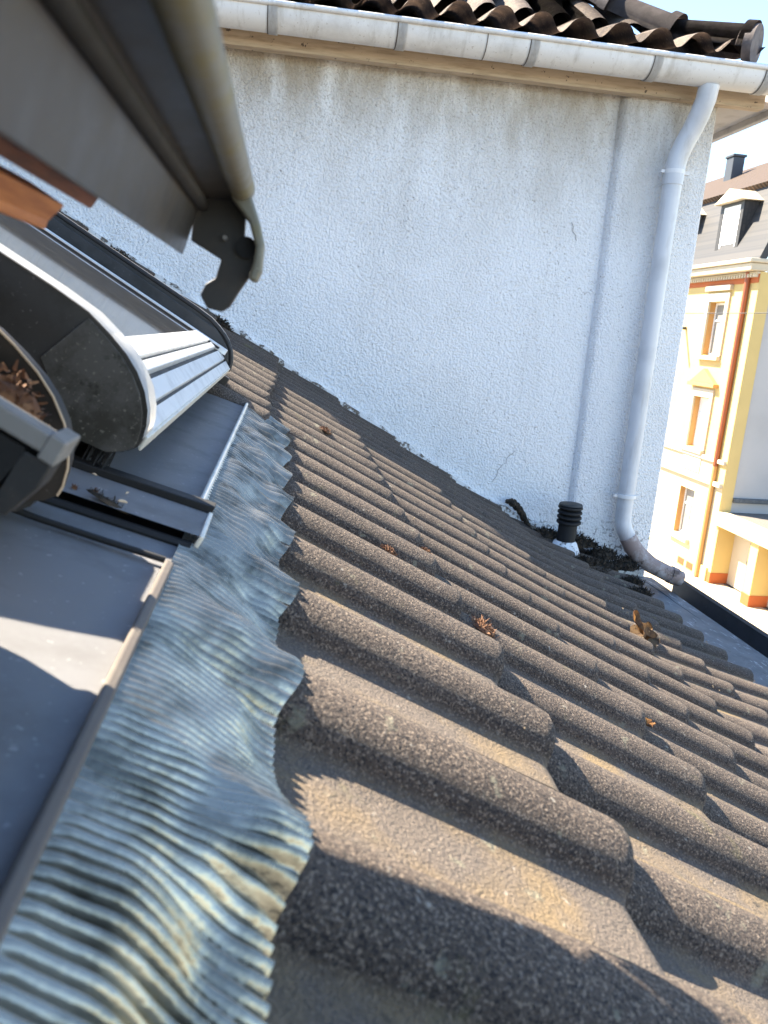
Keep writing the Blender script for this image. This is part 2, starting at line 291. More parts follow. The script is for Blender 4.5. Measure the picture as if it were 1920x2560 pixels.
def tile_mesh(nroll, var):
    """lower end at x=0, runs to x=-0.37; y from 0 to 0.15*nroll, crests at 0.075 + 0.15 k"""
    rng = random.Random(var); W = 0.15 * nroll; ys = []
    for r in range(nroll):
        for d in (-0.075, -0.055, -0.039, -0.036, -0.0325, -0.0315, -0.030, -0.028, -0.025, -0.0215, -0.0175, -0.012, -0.006, 0, 0.006, 0.012, 0.0175, 0.0215, 0.025, 0.028, 0.030, 0.0315, 0.0325, 0.036, 0.039, 0.055): ys.append(0.15 * r + 0.075 + d)
    ys.append(W); ny = len(ys)
    top = lambda y: prof(y - 0.075)
    tilt = 0.022 / 0.2935; th = 0.018; TL = 0.333
    wob = [0.0024 * noise.noise(Vector((y * 26, var * 3.7, 0))) - 0.0035 * max(0.0, noise.noise(Vector((y * 90, var * 5.1, 3))) - 0.15) for y in ys]
    rows = []
    rows.append([(-TL, y, top(y) - tilt * TL) for y in ys])
    for xx in (-0.25, -0.12, -0.045, -0.012): rows.append([(xx, y, top(y) + tilt * xx + 0.0010 * noise.noise(Vector((xx * 12, y * 18, var)))) for y in ys])
    rows.append([(-0.004 + wob[i], y, top(y) - 0.0012) for i, y in enumerate(ys)])
    rows.append([(wob[i], y, top(y) - 0.0045) for i, y in enumerate(ys)])
    rows.append([(wob[i] - 0.001, y, top(y) - th) for i, y in enumerate(ys)])
    rows.append([(-TL, y, top(y) - tilt * TL - th + 0.004) for y in ys])
    vs = [p for r_ in rows for p in r_]; nr = len(rows)
    fs = [(j * ny + i, (j + 1) * ny + i, (j + 1) * ny + i + 1, j * ny + i + 1) for j in range(nr - 1) for i in range(ny - 1)]
    fs += [((nr - 1) * ny + i, i, i + 1, (nr - 1) * ny + i + 1) for i in range(ny - 1)]
    fs += [tuple(j * ny for j in range(nr)), tuple(j * ny + ny - 1 for j in range(nr - 1, -1, -1))]
    return MB().add(vs, fs).mesh('roof_tile', 'tile', smooth=True)
TILES = [tile_mesh(2, k) for k in range(5)]; HALF = [tile_mesh(1, 20 + k) for k in range(2)]
Y0 = 2.519 + 0.075                                                       # a side joint between tiles
def sag(y):
    pts = [(-1, 0.004), (0.3, 0.001), (0.6, 0.004), (0.9, 0.0), (1.35, -0.006), (1.9, -0.002), (2.3, 0.004), (2.8, 0.010), (3.4, 0.016)]
    for (a, b), (c, d) in zip(pts, pts[1:]):
        if a <= y <= c: return b + (d - b) * (y - a) / (c - a)
    return 0.0
rt = random.Random(3)
for k in sorted(ENDS):
    for c in range(-10, 3):
        ya = Y0 + 0.3 * c; half = (c == 2); yb = ya + (0.15 if half else 0.3)
        if yb < -0.55: continue
        if k <= 0 and ya < 1.60: 
            if k < 0 or ya < 1.35: continue
        v, h, tl = ENDS[k]
        me = rt.choice(HALF if half else TILES)
        dv_ = rt.uniform(-0.006, 0.006)
        sl = (sag(yb) - sag(ya)) / (yb - ya)
        o = link('roof_tile', me, roof, (v + dv_, ya + rt.uniform(-0.0012, 0.0012), h + CREST + sag(ya) + rt.uniform(-0.001, 0.0015)), (sl + R(rt.uniform(-0.25, 0.25)), R(rt.uniform(-0.25, 0.25)) - tl, R(rt.uniform(-0.5, 0.5))))
# eaves: zinc sheet, raised seam and gutter trough
eg = MB(); ez0, ez1 = 5.975, 5.945
eg.grid(lambda a, b: (1.38 + 0.40 * a, -6 + 9.28 * b, ez0 + 0.03 + (ez1 - ez0 - 0.03) * a + 0.004 * noise.noise(Vector((a * 2, b * 22, 0)))), 6, 80)
eaves = part('eaves_gutter', eg, 'zinc', own, -HB, label='weathered zinc eaves sheet and gutter below the tile ends', smooth=True)
tr = [(1.78, 5.945), (1.785, 5.87), (1.80, 5.85), (1.87, 5.85), (1.885, 5.87), (1.888, 5.955), (1.897, 5.965), (1.905, 5.955), (1.90, 5.84), (1.78, 5.83)]
part('gutter_trough', MB().prism([(x, -6, z) for x, z in tr], (0, 9.27, 0)), 'zinc_dark', eaves)
part('sheet_seam', MB().tube([(1.70 + 0.006 * math.sin(y * 7) + 0.004 * math.sin(y * 19), y, 5.9535 + 0.002) for y in [-1 + 0.1 * i for i in range(43)]], 0.0035, 8), 'zinc_dark', eaves, smooth=True)
part('soffit_board', MB().box(1.30, 1.77, -6, 3.23, 5.76, 5.825), 'fascia', own, -HB)

# vent pipe through the roof by the wall
vx, vy = 1.245, 3.08
vz0, vz1 = 6.10, 6.318
ax = Vector((0.03, 0, 1)).normalized()
vp = part('vent_pipe', MB().tube([(vx, vy, vz0), (vx + 0.004, vy, vz1 - 0.07)], 0.040, 24), 'black', own, -HB, label='black ribbed plastic vent pipe at the foot of the white wall', smooth=True)
for k in range(4):
    z = vz1 - 0.075 + 0.0215 * k
    part('louvre_ring', MB().tube([(vx + 0.005, vy, z), (vx + 0.005, vy, z + 0.006), (vx + 0.005, vy, z + 0.013), (vx + 0.005, vy, z + 0.019)], [0.047, 0.053, 0.052, 0.040], 28), 'black', vp, smooth=True)
part('vent_cap', MB().tube([(vx + 0.005, vy, vz1 + 0.008), (vx + 0.005, vy, vz1 + 0.014), (vx + 0.005, vy, vz1 + 0.020)], [0.051, 0.048, 0.02], 28), 'cover', vp, smooth=True)
part('flashing_collar', MB().tube([(vx, vy, vz0 - 0.06), (vx, vy, vz0 + 0.005), (vx, vy, vz0 + 0.062), (vx, vy, vz0 + 0.068)], [0.10, 0.074, 0.050, 0.043], 24), 'plaster', vp, smooth=True)

# ------------------------------------------------------------------ roof windows and flashing
SHH = lambda v: -0.020 + (v + 0.055) / 0.085 * 0.020
flash = part('window_flashing', MB().grid(lambda a, b: (-0.075 + 0.098 * a, 0.62 + 0.89 * b, SHH(-0.075 + 0.098 * a) + 0.0012 * noise.noise(Vector((a * 2, b * 7, 1)))), 8, 40), 'sheet', own, RO - HB, (0, PITCH, 0), label='grey sheet metal flashing with a pleated apron below the roof windows', smooth=True, solid=0.0015)
part('apron_sheet', MB().grid(lambda a, b: (-0.12 + 0.139 * a, -0.5 + 0.985 * b, SHH(-0.12 + 0.139 * a) - 0.001 + 0.0012 * noise.noise(Vector((a * 2, b * 7, 5)))), 8, 40), 'sheet', flash, smooth=True, solid=0.0015, label='grey apron sheet of the nearer window with slanting patches of sun')
part('sheet_lip', MB().tube([(0.0235, 0.62 + 0.05 * i, 0.0035) for i in range(18)], 0.0028, 8), 'lip', flash, smooth=True)
part('edge_bead', MB().box(0.0185, 0.0245, -0.5, 0.478, -0.002, 0.0030), 'bead', flash, bevel=0.0015)
part('edge_bead', MB().box(0.0245, 0.0285, 0.60, 1.50, -0.010, 0.001), 'lip', flash, bevel=0.001)
# channel cover between the two windows
ch = MB().grid(lambda a, b: (-0.30 + 0.332 * a, 0.532 + 0.066 * b, SHH(-0.30 + 0.332 * a) * (1 if a > 0.6 else 1) + 0.010 + 0.0006 * math.sin(b * 9)), 12, 6)
part('channel_cover', ch, 'sheet', flash, smooth=True, solid=0.010, label='raised channel cover between the windows littered with debris')
part('channel_end', MB().box(0.031, 0.0345, 0.530, 0.602, -0.014, 0.0118), 'lip', flash, bevel=0.001)
part('channel_rail', MB().prism([(-0.3, 0.600, SHH(-0.3) + 0.004), (0.033, 0.600, 0.006), (0.033, 0.616, 0.006), (-0.3, 0.616, SHH(-0.3) + 0.004)], (0, 0, 0.011)), 'black', flash, bevel=0.001)
part('seal_or_crease_shade', MB().tube([(-0.12, 0.475, SHH(-0.12) + 0.006), (-0.085, 0.480, SHH(-0.085) + 0.005), (-0.06, 0.482, SHH(-0.06) + 0.003), (-0.02, 0.481, SHH(-0.02) + 0.003), (0.018, 0.479, 0.001)], 0.0022, 8), 'black', flash, smooth=True)
part('lower_strip', MB().grid(lambda a, b: (-0.12 + 0.148 * a, 0.482 + 0.050 * b, SHH(-0.12 + 0.148 * a) - 0.003 + 0.002 * b), 8, 3), 'sheet', flash, smooth=True, solid=0.001)
part('seal_or_crease_shade', MB().tube([(-0.10, 0.531, SHH(-0.10) + 0.0), (-0.03, 0.531, SHH(-0.03) - 0.0), (0.030, 0.531, 0.0)], 0.004, 8), 'black', flash, smooth=True)
# pleated apron: real pleats draped over the tile rolls
def crest_d(y): return (y - 2.519)
NYP, NVP = 4200, 22
LAM = lambda y: 0.0064 + 0.0110 * max(0.0, y - 0.32)
PH = [0.0]
for i in range(4001): PH.append(PH[-1] + (1.86 / 4000) / LAM(-0.31 + 1.86 * i / 4000))
def phase(y):
    f_ = max(0.0, min(3999.0, (y + 0.31) / 1.86 * 4000)); i_ = int(f_); return PH[i_] + (PH[i_ + 1] - PH[i_]) * (f_ - i_)
def apron(a, b):
    y = -0.30 + 1.82 * b; w_ = a
    pr_ = prof(crest_d(y)); pr2 = sum(prof(crest_d(y + q)) for q in (-0.012, -0.006, 0, 0.006, 0.012)) / 5; bul = (pr2 + DEP) / DEP
    v = 0.022 + (0.088 + 0.007 * bul + 0.003 * noise.noise(Vector((y * 30, 0, 3)))) * w_
    ph = y + 0.009 * w_ * noise.noise(Vector((y * 4, w_ * 1.2, 0))) + 0.004 * w_ * w_ * math.sin(y * 41)
    e = w_ * w_ * (3 - 2 * w_)
    h = e * (0.0070 + 0.66 * pr2)
    h += 0.005 * math.sin(math.pi * w_) * (0.4 + 1.3 * noise.noise(Vector((y * 17, w_ * 2.2, 9))))
    h += 0.0035 * noise.noise(Vector((y * 40, w_ * 5, 2))) * w_
    lam = LAM(y); amp = min(0.0036, 0.46 * lam) * (0.75 + 0.5 * noise.noise(Vector((y * 23, w_ * 4, 4)))) * min(1, w_ * 8 + 0.3) * (1 - 0.35 * e * bul)
    sn = abs(math.sin(math.pi * phase(ph))); h += amp * (2.4 * sn ** 1.05 - 1.7)
    return (v, y, h)
part('pleated_apron', MB().grid(apron, NVP, NYP), 'lead', flash, smooth=False, label='crinkled pleated metal apron pressed over the tile rolls')
for p_ in flash.children:
    if p_.name.startswith('pleated'):
        for f in p_.data.polygons: f.use_smooth = True
        p_['kind'] = 'stuff'
        del p_['kind']
# side tray beyond the far window
part('side_tray', MB().box(-3.0, -0.03, 1.585, 1.60, -0.05, 0.012), 'cover', flash, bevel=0.002)
part('side_tray', MB().box(-3.0, 0.045, 1.56, 1.70, -0.055, -0.045), 'bead', flash)
part('tray_lip', MB().tube([(-3.0, 1.665, -0.02), (0.045, 1.665, -0.022)], 0.004, 8), 'lip', flash, smooth=True)

def cover_profile(off=0.0, v_end=-2.6):
    pts = [(v_end, 0.093), (-0.15, 0.093), (-0.12, 0.0915), (-0.10, 0.0865), (-0.083, 0.0805), (-0.070, 0.0735), (-0.058, 0.064), (-0.049, 0.053), (-0.044, 0.043), (-0.041, 0.032), (-0.041, 0.026), (-0.046, 0.019), (-0.056, 0.012)]
    return pts
def side_plate(y0, y1, base=-0.03, dv=0.0, dh=0.0):
    pts = [(v + dv, h + dh) for v, h in cover_profile()]; poly = [(v, y0, h) for v, h in pts] + [(-0.10, y0, 0.004), (-0.16, y0, base), (-2.6, y0, base)]
    return MB().prism(poly, (0, y1 - y0, 0))
def rim(y, rad, skip=0, dv=0.0, dh=0.0): return MB().tube([(v + dv, y, h + dh) for v, h in cover_profile()[skip:-2]], rad, 8)
rw = part('roof_window', MB().box(-2.6, -0.118, 0.66, 1.53, 0.030, 0.056), 'glass', own, RO - HB, (0, PITCH, 0), label='closed roof window with grey covers next to the open one', bevel=0.001)
part('side_cover', side_plate(0.600, 0.612), 'cover', rw, smooth=True, label='mossy dark side cover with rounded end facing the camera')
def strip(w0, w1, y0, y1, lift=0.0, vs=-2.6):
    pts = [p for p in cover_profile() if p[1] > 0.03]
    pts[0] = (vs, 0.093)
    return MB().add([(v, y0, h + lift) for v, h in pts] + [(v, y1, h + lift - (0.0)) for v, h in pts], [(i, i + 1, len(pts) + i + 1, len(pts) + i) for i in range(len(pts) - 1)])
capp = [p for p in cover_profile() if p[0] > -0.13]
part('end_cap', MB().prism([(-0.118 + 0.0, 0.5972, 0.0885)] + [(v - 0.0022, 0.5972, h - 0.0022) for v, h in capp[1:]] + [(-0.085, 0.5972, 0.006), (-0.132, 0.5972, 0.045)], (0, 0.0027, 0)), 'cap_mossy', rw, bevel=0.0006, label='algae stained end cap of the closed window side cover')
part('sunlit_cover_top', strip(0, 0, 0.598, 0.640, 0.0012), 'cover_light', rw, smooth=True, solid=0.0016)  # sunlight on top of the dark cover, painted as a pale strip
part('side_cover', side_plate(1.556, 1.566), 'cover', rw, smooth=True)
part('cover_rim', rim(1.556, 0.0042), 'dark_plate', rw, smooth=True)
part('sunlit_cover_top', strip(0, 0, 1.553, 1.572, 0.0038), 'cover_light', rw, smooth=True, solid=0.0012)
part('sash_side', MB().prism([(-2.6, 1.545, 0.056), (-0.10, 1.545, 0.056), (-0.062, 1.545, 0.040), (-0.048, 1.545, 0.040), (-0.062, 1.545, 0.062), (-0.10, 1.545, 0.082), (-2.6, 1.545, 0.087)], (0, 0.006, 0)), 'cover', rw, bevel=0.001)
part('glazing_bar', MB().box(-2.6, -0.06, 1.520, 1.527, 0.050, 0.062), 'cover_light', rw, bevel=0.0015)
part('glazing_bar', MB().box(-2.6, -0.075, 1.500, 1.512, 0.055, 0.059), 'black', rw, bevel=0.001)
# bottom rail: stepped strips sloping to the lower edge
rails = [((-0.128, 0.0605), (-0.098, 0.0605), 'cover_light'), ((-0.098, 0.0560), (-0.093, 0.0560), 'dark_plate'), ((-0.093, 0.0590), (-0.082, 0.0560), 'cover_light'),
         ((-0.082, 0.0495), (-0.075, 0.0485), 'cover'), ((-0.075, 0.0520), (-0.058, 0.0440), 'cover_light'), ((-0.058, 0.0400), (-0.054, 0.0385), 'dark_plate'), ((-0.054, 0.0415), (-0.041, 0.0345), 'cover_light')]
for (v0, h0), (v1, h1), mm in rails:
    part('bottom_rail_strip', MB().prism([(v0, 0.612, h0), (v1, 0.612, h1), (v1, 0.612, h1 - 0.012), (v0, 0.612, h0 - 0.012)], (0, 0.93, 0)), mm, rw, bevel=0.0008)
part('bottom_rail_edge', MB().box(-0.0412, -0.0385, 0.612, 1.545, 0.021, 0.0335), 'lip', rw, bevel=0.0008)
br_ = MB(); rb = random.Random(5)
for i in range(70):
    v = -0.072 + rb.uniform(0, 0.018); y = 0.602 + rb.uniform(0, 0.012)
    br_.tube([(v, y, 0.012), (v + rb.uniform(-0.001, 0.004), y - rb.uniform(-0.003, 0.006), -0.006 + rb.uniform(0, 0.005))], 0.0005, 4, False)
bo = part('brush_seal', br_, 'black', rw)
part('frame_side', MB().box(-2.6, -0.085, 0.615, 0.655, -0.03, 0.050), 'dark_plate', rw)

# the open window: fixed frame pieces at its far lower corner and an added shading block
ow = part('open_roof_window', side_plate(0.444, 0.450, -0.03, -0.012, -0.012), 'frame_dark', own, RO - HB, (0, PITCH, 0), label='open roof window beside the camera with raised sash and pine frame', smooth=True)
part('added_shade_block', side_plate(0.4505, 0.522, -0.03, -0.022, -0.028), 'dark_plate', ow, smooth=True)  # unseen block added behind the side plate to keep sun off the apron sheet
part('cover_rim', rim(0.4435, 0.0007, 1, -0.012, -0.012), 'twig', ow, smooth=True)
part('frame_profile', MB().prism([(-1.2, 0.318, 0.0830), (-0.052, 0.318, 0.0775), (-0.052, 0.340, 0.0745), (-1.2, 0.340, 0.0800)], (0, 0, -0.0085)), 'white_bar', ow, bevel=0.0012)
part('profile_end', MB().box(-0.0525, -0.0450, 0.3175, 0.3405, 0.0665, 0.0780), 'white_bar', ow, bevel=0.001)
part('frame_rebate', MB().box(-1.2, -0.058, 0.320, 0.339, 0.030, 0.0670), 'black', ow)
part('corner_clip', MB().prism([(-0.058, 0.320, 0.066), (-0.046, 0.320, 0.066), (-0.046, 0.320, 0.055), (-0.051, 0.320, 0.038), (-0.057, 0.320, 0.036), (-0.061, 0.320, 0.045)], (0, 0.018, 0)), 'dark_plate', ow, bevel=0.001)
part('corner_foot', MB().prism([(-0.16, 0.318, 0.03), (-0.072, 0.318, 0.034), (-0.064, 0.318, 0.012), (-0.072, 0.318, -0.012), (-0.16, 0.318, -0.02)], (0, 0.024, 0)), 'white_bar', ow, bevel=0.002)
# raised sash: profiles run along the eaves direction (section coordinates x, z-CAMZ at the far end)
IRM = RM.inverted()
def sec(pts, y0, y1): return [[IRM @ Vector((x, y, CAMZ + z)) for x, z in pts] for y in (y0, y1)]
def profile_bar(pts, y0, y1):
    a, b = sec(pts, y0, y1); n = len(a)
    return MB().add(a + b, [tuple(range(n)), tuple(range(2 * n - 1, n - 1, -1))] + [(i, n + i, n + (i + 1) % n, (i + 1) % n) for i in range(n)])
YS = 0.43
part('sash_cover', profile_bar([(-0.0541, 0.0301), (-0.0468, 0.0521), (-0.0417, 0.0590), (-0.034, 0.0600), (-0.0255, 0.0608), (-0.0255, 0.080), (-0.06, 0.086), (-0.16, 0.140), (-0.17, 0.128), (-0.080, 0.060), (-0.062, 0.042)], -0.62, YS), 'sash', ow, bevel=0.001, label='grey underside of the raised sash cover, out of focus')
part('seal_or_crease_shade', MB().tube([IRM @ Vector((-0.0440, y, CAMZ + 0.0555)) for y in (-0.62, -0.2, 0.0, 0.2, YS - 0.003)], 0.0034, 10), 'black', ow, smooth=True)  # black tube painting the shade in the sash crease
part('sash_lip', MB().tube([IRM @ Vector((-0.0240, y, CAMZ + 0.0640)) for y in (-0.62, -0.2, 0.0, 0.2, YS - 0.01)], 0.0066, 16), 'sash_edge', ow, smooth=True, label='algae stained rounded lip of the raised sash')
def at_s(pts, y): return [IRM @ Vector((x, y, CAMZ + z)) for x, z in pts]
plate = [(-0.0485, 0.0560), (-0.0430, 0.0660), (-0.0215, 0.0670), (-0.0226, 0.0425), (-0.0164, 0.033), (-0.0198, 0.0214), (-0.0247, 0.014), (-0.0293, 0.006), (-0.0336, 0.003), (-0.0414, 0.0045), (-0.045, 0.011), (-0.0422, 0.0169), (-0.0373, 0.02), (-0.0344, 0.0297), (-0.0502, 0.038)]
part('end_bracket', MB().prism(at_s(plate, YS + 0.001), (0, 0.005, 0)), 'dark_plate', ow, bevel=0.0008, label='dark bracket hanging from the end of the raised sash')
hook = [(-0.0300, 0.0600), (-0.0205, 0.0650), (-0.0142, 0.0477), (-0.0118, 0.0379), (-0.0126, 0.0244), (-0.0153, 0.0188), (-0.0195, 0.0202), (-0.0171, 0.0285), (-0.0163, 0.0365), (-0.0198, 0.048)]
part('lip_end_cap', MB().prism(at_s(hook, YS - 0.016), (0, 0.016, 0)), 'sash_edge', ow, bevel=0.0015)
part('bracket_screw', MB().tube(at_s([(-0.0325, 0.0405)], YS + 0.002) + at_s([(-0.0325, 0.0405)], YS - 0.003), 0.0012, 12), 'white_bar', ow)
part('rubber_plug', MB().tube(at_s([(-0.0215, 0.0365)], YS - 0.004) + at_s([(-0.0215, 0.0365)], YS + 0.006), 0.0055, 14), 'black', ow, smooth=True)
part('sash_timber', profile_bar([(-0.0799, 0.0455), (-0.0834, 0.0407), (-0.0975, 0.0480), (-0.12, 0.066), (-0.115, 0.072)], -0.62, 0.36), 'pine_dark', ow, bevel=0.001, label='dark stained pine rail of the sash')
part('frame_timber', profile_bar([(-0.0886, 0.0389), (-0.0951, 0.0326), (-0.0964, 0.0290), (-0.1076, 0.0327), (-0.118, 0.046), (-0.1025, 0.0473)], -0.62, 0.34), 'pine', ow, bevel=0.001, label='bright orange pine rail')
part('sash_glass', MB().box(-1.1, -0.12, -0.6, 0.37, 0.196, 0.212), 'glass', ow)
part('sash_stile', MB().box(-1.1, -0.095, 0.372, 0.428, 0.1655, 0.235), 'sash', ow, bevel=0.002)

# ------------------------------------------------------------------ white neighbouring house
WB = Vector((0.0, 6.0, STREET))
wh = thing('white_house', 'white roughcast house wall rising behind the tiled roof under a pale gutter', 'house', WB)
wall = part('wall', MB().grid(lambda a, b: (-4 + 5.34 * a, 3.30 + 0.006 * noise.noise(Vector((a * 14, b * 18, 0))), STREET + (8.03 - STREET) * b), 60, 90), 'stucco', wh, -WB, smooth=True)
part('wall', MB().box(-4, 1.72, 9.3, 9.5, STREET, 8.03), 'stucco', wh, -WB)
def pil(a, b):
    # section around the corner pilaster: left return, rounded arris, front, right arris, right flank
    S = [(1.322, 3.302), (1.326, 3.285), (1.336, 3.268), (1.350, 3.262), (1.42, 3.260), (1.55, 3.260), (1.70, 3.260), (1.725, 3.263), (1.735, 3.275), (1.735, 3.6), (1.735, 6.0), (1.735, 9.5)]
    q = S[int(round(a * 11))]; z = STREET + (8.03 - STREET) * b
    j = 0.004 * noise.noise(Vector((q[0] * 9, z * 5, q[1])))
    return (q[0] + j * 0.5, q[1] + j, z)
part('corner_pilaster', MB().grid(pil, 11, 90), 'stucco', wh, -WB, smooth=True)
# cracks and flaking plaster along the roof abutment
def crack(pts, wdt=0.0007):
    return MB().tube([(x, 3.2985 + 0.0, z) for x, z in pts], wdt, 5)
rc = random.Random(9)
def jag(p0, p1, n, amp):
    return [(p0[0] + (p1[0] - p0[0]) * i / n + (rc.uniform(-amp, amp) if 0 < i < n else 0), p0[1] + (p1[1] - p0[1]) * i / n + (rc.uniform(-amp, amp) if 0 < i < n else 0)) for i in range(n + 1)]
part('crack', crack(jag((1.045, 6.515), (0.985, 6.437), 6, 0.006) + jag((0.985, 6.437), (0.957, 6.37), 5, 0.005)), 'bead', wall)
part('crack', crack(jag((0.033, 6.911), (0.079, 6.943), 5, 0.005) + jag((0.079, 6.943), (0.124, 7.021), 6, 0.006)), 'bead', wall)
part('crack', crack(jag((1.179, 7.496), (1.21, 7.425), 6, 0.006), 0.0009), 'bead', wall)
def skirt(a, b):
    x = -1.9 + 3.12 * a; zb = 6.846 - 0.594 * (x + 0.085) if x < 0.9 else 6.261 - 0.42 * (x - 0.9)
    jn = noise.noise(Vector((x * 22, 3.1, 0))); hh = 0.050 + 0.014 * jn + 0.010 * noise.noise(Vector((x * 5, 0, 7)))
    if b < 0.5: return (x, 3.272, zb - 0.06 + (0.06 + hh) * b * 2)
    return (x, 3.272 + 0.026 * (b - 0.5) * 2, zb + hh + 0.002)
part('plaster_skirt', MB().grid(skirt, 260, 2), 'plaster', wh, -WB, label='flaking white plaster skirt along the roof edge')
def breakage(a, b):
    x = 1.010 + 0.175 * a; c = 6.292 - 0.10 * a - 0.055 * a * a + 0.018 * math.sin(a * 5.2)
    th = (0.004 + 0.020 * math.sin(math.pi * min(1, a * 1.05)) + 0.012 * abs(noise.noise(Vector((a * 9, 2, 0))))) * (1 if a < 0.97 else 0.5)
    return (x + 0.004 * noise.noise(Vector((b * 4, a * 30, 1))), 3.262 - 0.016 * math.sin(math.pi * b) - 0.010 * abs(noise.noise(Vector((a * 25, b * 6, 4)))), c + th * (b - 0.5) * 2 + 0.006 * noise.noise(Vector((a * 22, b * 2, 8))))
part('exposed_mortar', MB().grid(breakage, 60, 8), 'moss', wh, -WB, label='dark mossy break in the plaster left of the vent pipe')
# fascia, soffit
part('fascia_board', MB().box(-4, 1.905, 3.215, 3.262, 7.985, 8.10), 'fascia', wh, -WB, bevel=0.004)
part('soffit', MB().box(1.737, 1.955, 3.262, 9.6, 8.0, 8.03), 'soffit', wh, -WB, bevel=0.003)
part('fascia_board', MB().box(1.955, 1.985, 3.18, 9.6, 7.975, 8.10), 'soffit', wh, -WB, bevel=0.003)
# gutter: half round with rolled lip
gr = 0.068; gy, gzc = 3.122, 8.078
arc = [(-4, gy - gr * math.cos(math.pi * i / 16), gzc - gr * math.sin(math.pi * i / 16)) for i in range(17)] + [(-4, gy + (gr - 0.004) * math.cos(math.pi * i / 16), gzc - (gr - 0.004) * math.sin(math.pi * i / 16)) for i in range(17)]
gtm = MB().add(arc + [(2.9, p[1], p[2]) for p in arc], [(i, (i + 1) % 34, 34 + (i + 1) % 34, 34 + i) for i in range(34)])
gt = part('gutter', gtm, 'gutter', wh, -WB, smooth=True, label='long pale half-round gutter under the roof tiles')
part('gutter_lip', MB().tube([(-4, gy - gr - 0.004, gzc + 0.004), (2.9, gy - gr - 0.004, gzc + 0.004)], 0.0095, 12), 'gutter', gt, smooth=True)
def gband(x, wd, off):
    return MB().grid(lambda a, b: (x + wd * b, gy - (gr + off) * math.cos(math.pi * a), gzc - (gr + off) * math.sin(math.pi * a)), 16, 1)
gbm = None
for x in (-0.10, 0.363, 0.858, 1.341, 1.795):
    if gbm is None: gbm = gband(0, 0.032, 0.004).mesh('gutter_bracket', 'gutter', smooth=True, solid=0.002)
    link('gutter_bracket', gbm, gt, (x, 0, 0))
gjm = gband(0, 0.0035, 0.0025).mesh('gutter_joint', 'bead', smooth=True)
for x in (-0.1045, 0.3585, 0.690, 0.8535, 1.3365, 1.7905): link('gutter_joint', gjm, gt, (x, 0, 0))
# downpipe with swan neck
DX = 1.552
path = [(1.605, 3.122, 8.02), (1.604, 3.130, 7.97), (1.598, 3.150, 7.92), (1.588, 3.170, 7.87), (1.572, 3.188, 7.82), (1.558, 3.198, 7.77), (1.552, 3.202, 7.72), (DX, 3.202, 7.5), (DX, 3.202, 7.0), (DX, 3.202, 6.5), (DX, 3.202, 6.28), (DX + 0.002, 3.20, 6.235), (DX + 0.014, 3.195, 6.195), (DX + 0.034, 3.188, 6.160)]
dp = part('downpipe', MB().tube(path, [0.040] * 7 + [0.0365] * 7, 22), 'pipe', wh, -WB, smooth=True, label='pale plastic downpipe at the corner of the white wall')
part('pipe_socket', MB().tube([(1.5525, 3.2015, 7.73), (1.552, 3.202, 7.705), (DX, 3.202, 7.66)], 0.0418, 22), 'pipe', dp, smooth=True)
for z in (7.702, 6.345):
    part('pipe_clamp', MB().tube([(DX, 3.202, z), (DX, 3.202, z + 0.016)], 0.0425, 22).box(DX + 0.037, DX + 0.062, 3.19, 3.21, z + 0.001, z + 0.014).box(DX - 0.058, DX - 0.04, 3.195, 3.215, z + 0.002, z + 0.014), 'gutter', dp, smooth=True)
part('drain_shoe', MB().tube([(DX + 0.030, 3.189, 6.166), (DX + 0.055, 3.182, 6.125), (DX + 0.085, 3.175, 6.090), (1.70, 3.165, 6.045), (1.78, 3.156, 6.010), (1.850, 3.152, 5.985)], [0.0385, 0.040, 0.040, 0.038, 0.037, 0.036], 20), 'pipe_dirty', dp, smooth=True, label='rust and moss stained drain elbow lying on the zinc sheet')
part('shoe_collar', MB().tube([(1.795, 3.1555, 6.005), (1.825, 3.1535, 5.994)], 0.0405, 20), 'pipe_dirty', dp, smooth=True)

# roof of the white house: pan tiles, hip tiles; lower courses are flatter
P1, P2 = R(22), R(41)
def wroof(s):                     # distance up the slope -> (y, z)
    k = 0.30
    if s < k: return 3.095 + s * math.cos(P1), 8.10 + s * math.sin(P1), P1
    return 3.095 + k * math.cos(P1) + (s - k) * math.cos(P2), 8.10 + k * math.sin(P1) + (s - k) * math.sin(P2), P2
wr = part('roof', MB().add([(-4, 3.13, 8.10), (1.86, 3.13, 8.10), (1.58, 3.39, 8.19), (-4, 3.39, 8.19), (-0.9, 6.0, 10.46), (-4, 6.0, 10.46), (1.86, 9.6, 8.10), (-0.9, 9.6, 10.46), (1.58, 9.6, 8.19)],
    [(0, 1, 2, 3), (3, 2, 4, 5), (1, 6, 8, 2), (2, 8, 7, 4)]), 'inner', wh, -WB)
def pan_mesh(var):
    rg = random.Random(var)
    def f(a, b):
        x = -0.02 + 0.195 * a; u = (x / 0.155 - 0.12) * 2 * math.pi
        sn = math.sin(u + 0.45 * math.cos(u)); z = 0.031 * (sn if sn > 0 else 0.8 * sn)
        yy = 0.40 * b + 0.002 * math.sin(a * 9 + var)
        return (x, yy, z - 0.075 * b + 0.02 - 0.004 * (b < 0.01))
    return MB().grid(f, 28, 4).mesh('roof_tile', 'pan', smooth=True, solid=-0.016)
PANS = [pan_mesh(k) for k in range(4)]
rp_ = random.Random(12)
for row in range(0, 9):
    s0 = row * 0.30
    y, z, pt = wroof(s0)
    for c in range(-22, 11):
        x = 0.434 + 0.155 * c - 0.055
        if x + 0.10 > 1.74 - (y - 3.10) * 0.98 + 0.04 or x < -1.2: continue
        o = link('roof_tile', rp_.choice(PANS), wr, (x + rp_.uniform(-0.003, 0.003), y + rp_.uniform(-0.006, 0.006), z + 0.035), (pt + R(rp_.uniform(-0.8, 0.8)), 0, R(rp_.uniform(-0.6, 0.6))))
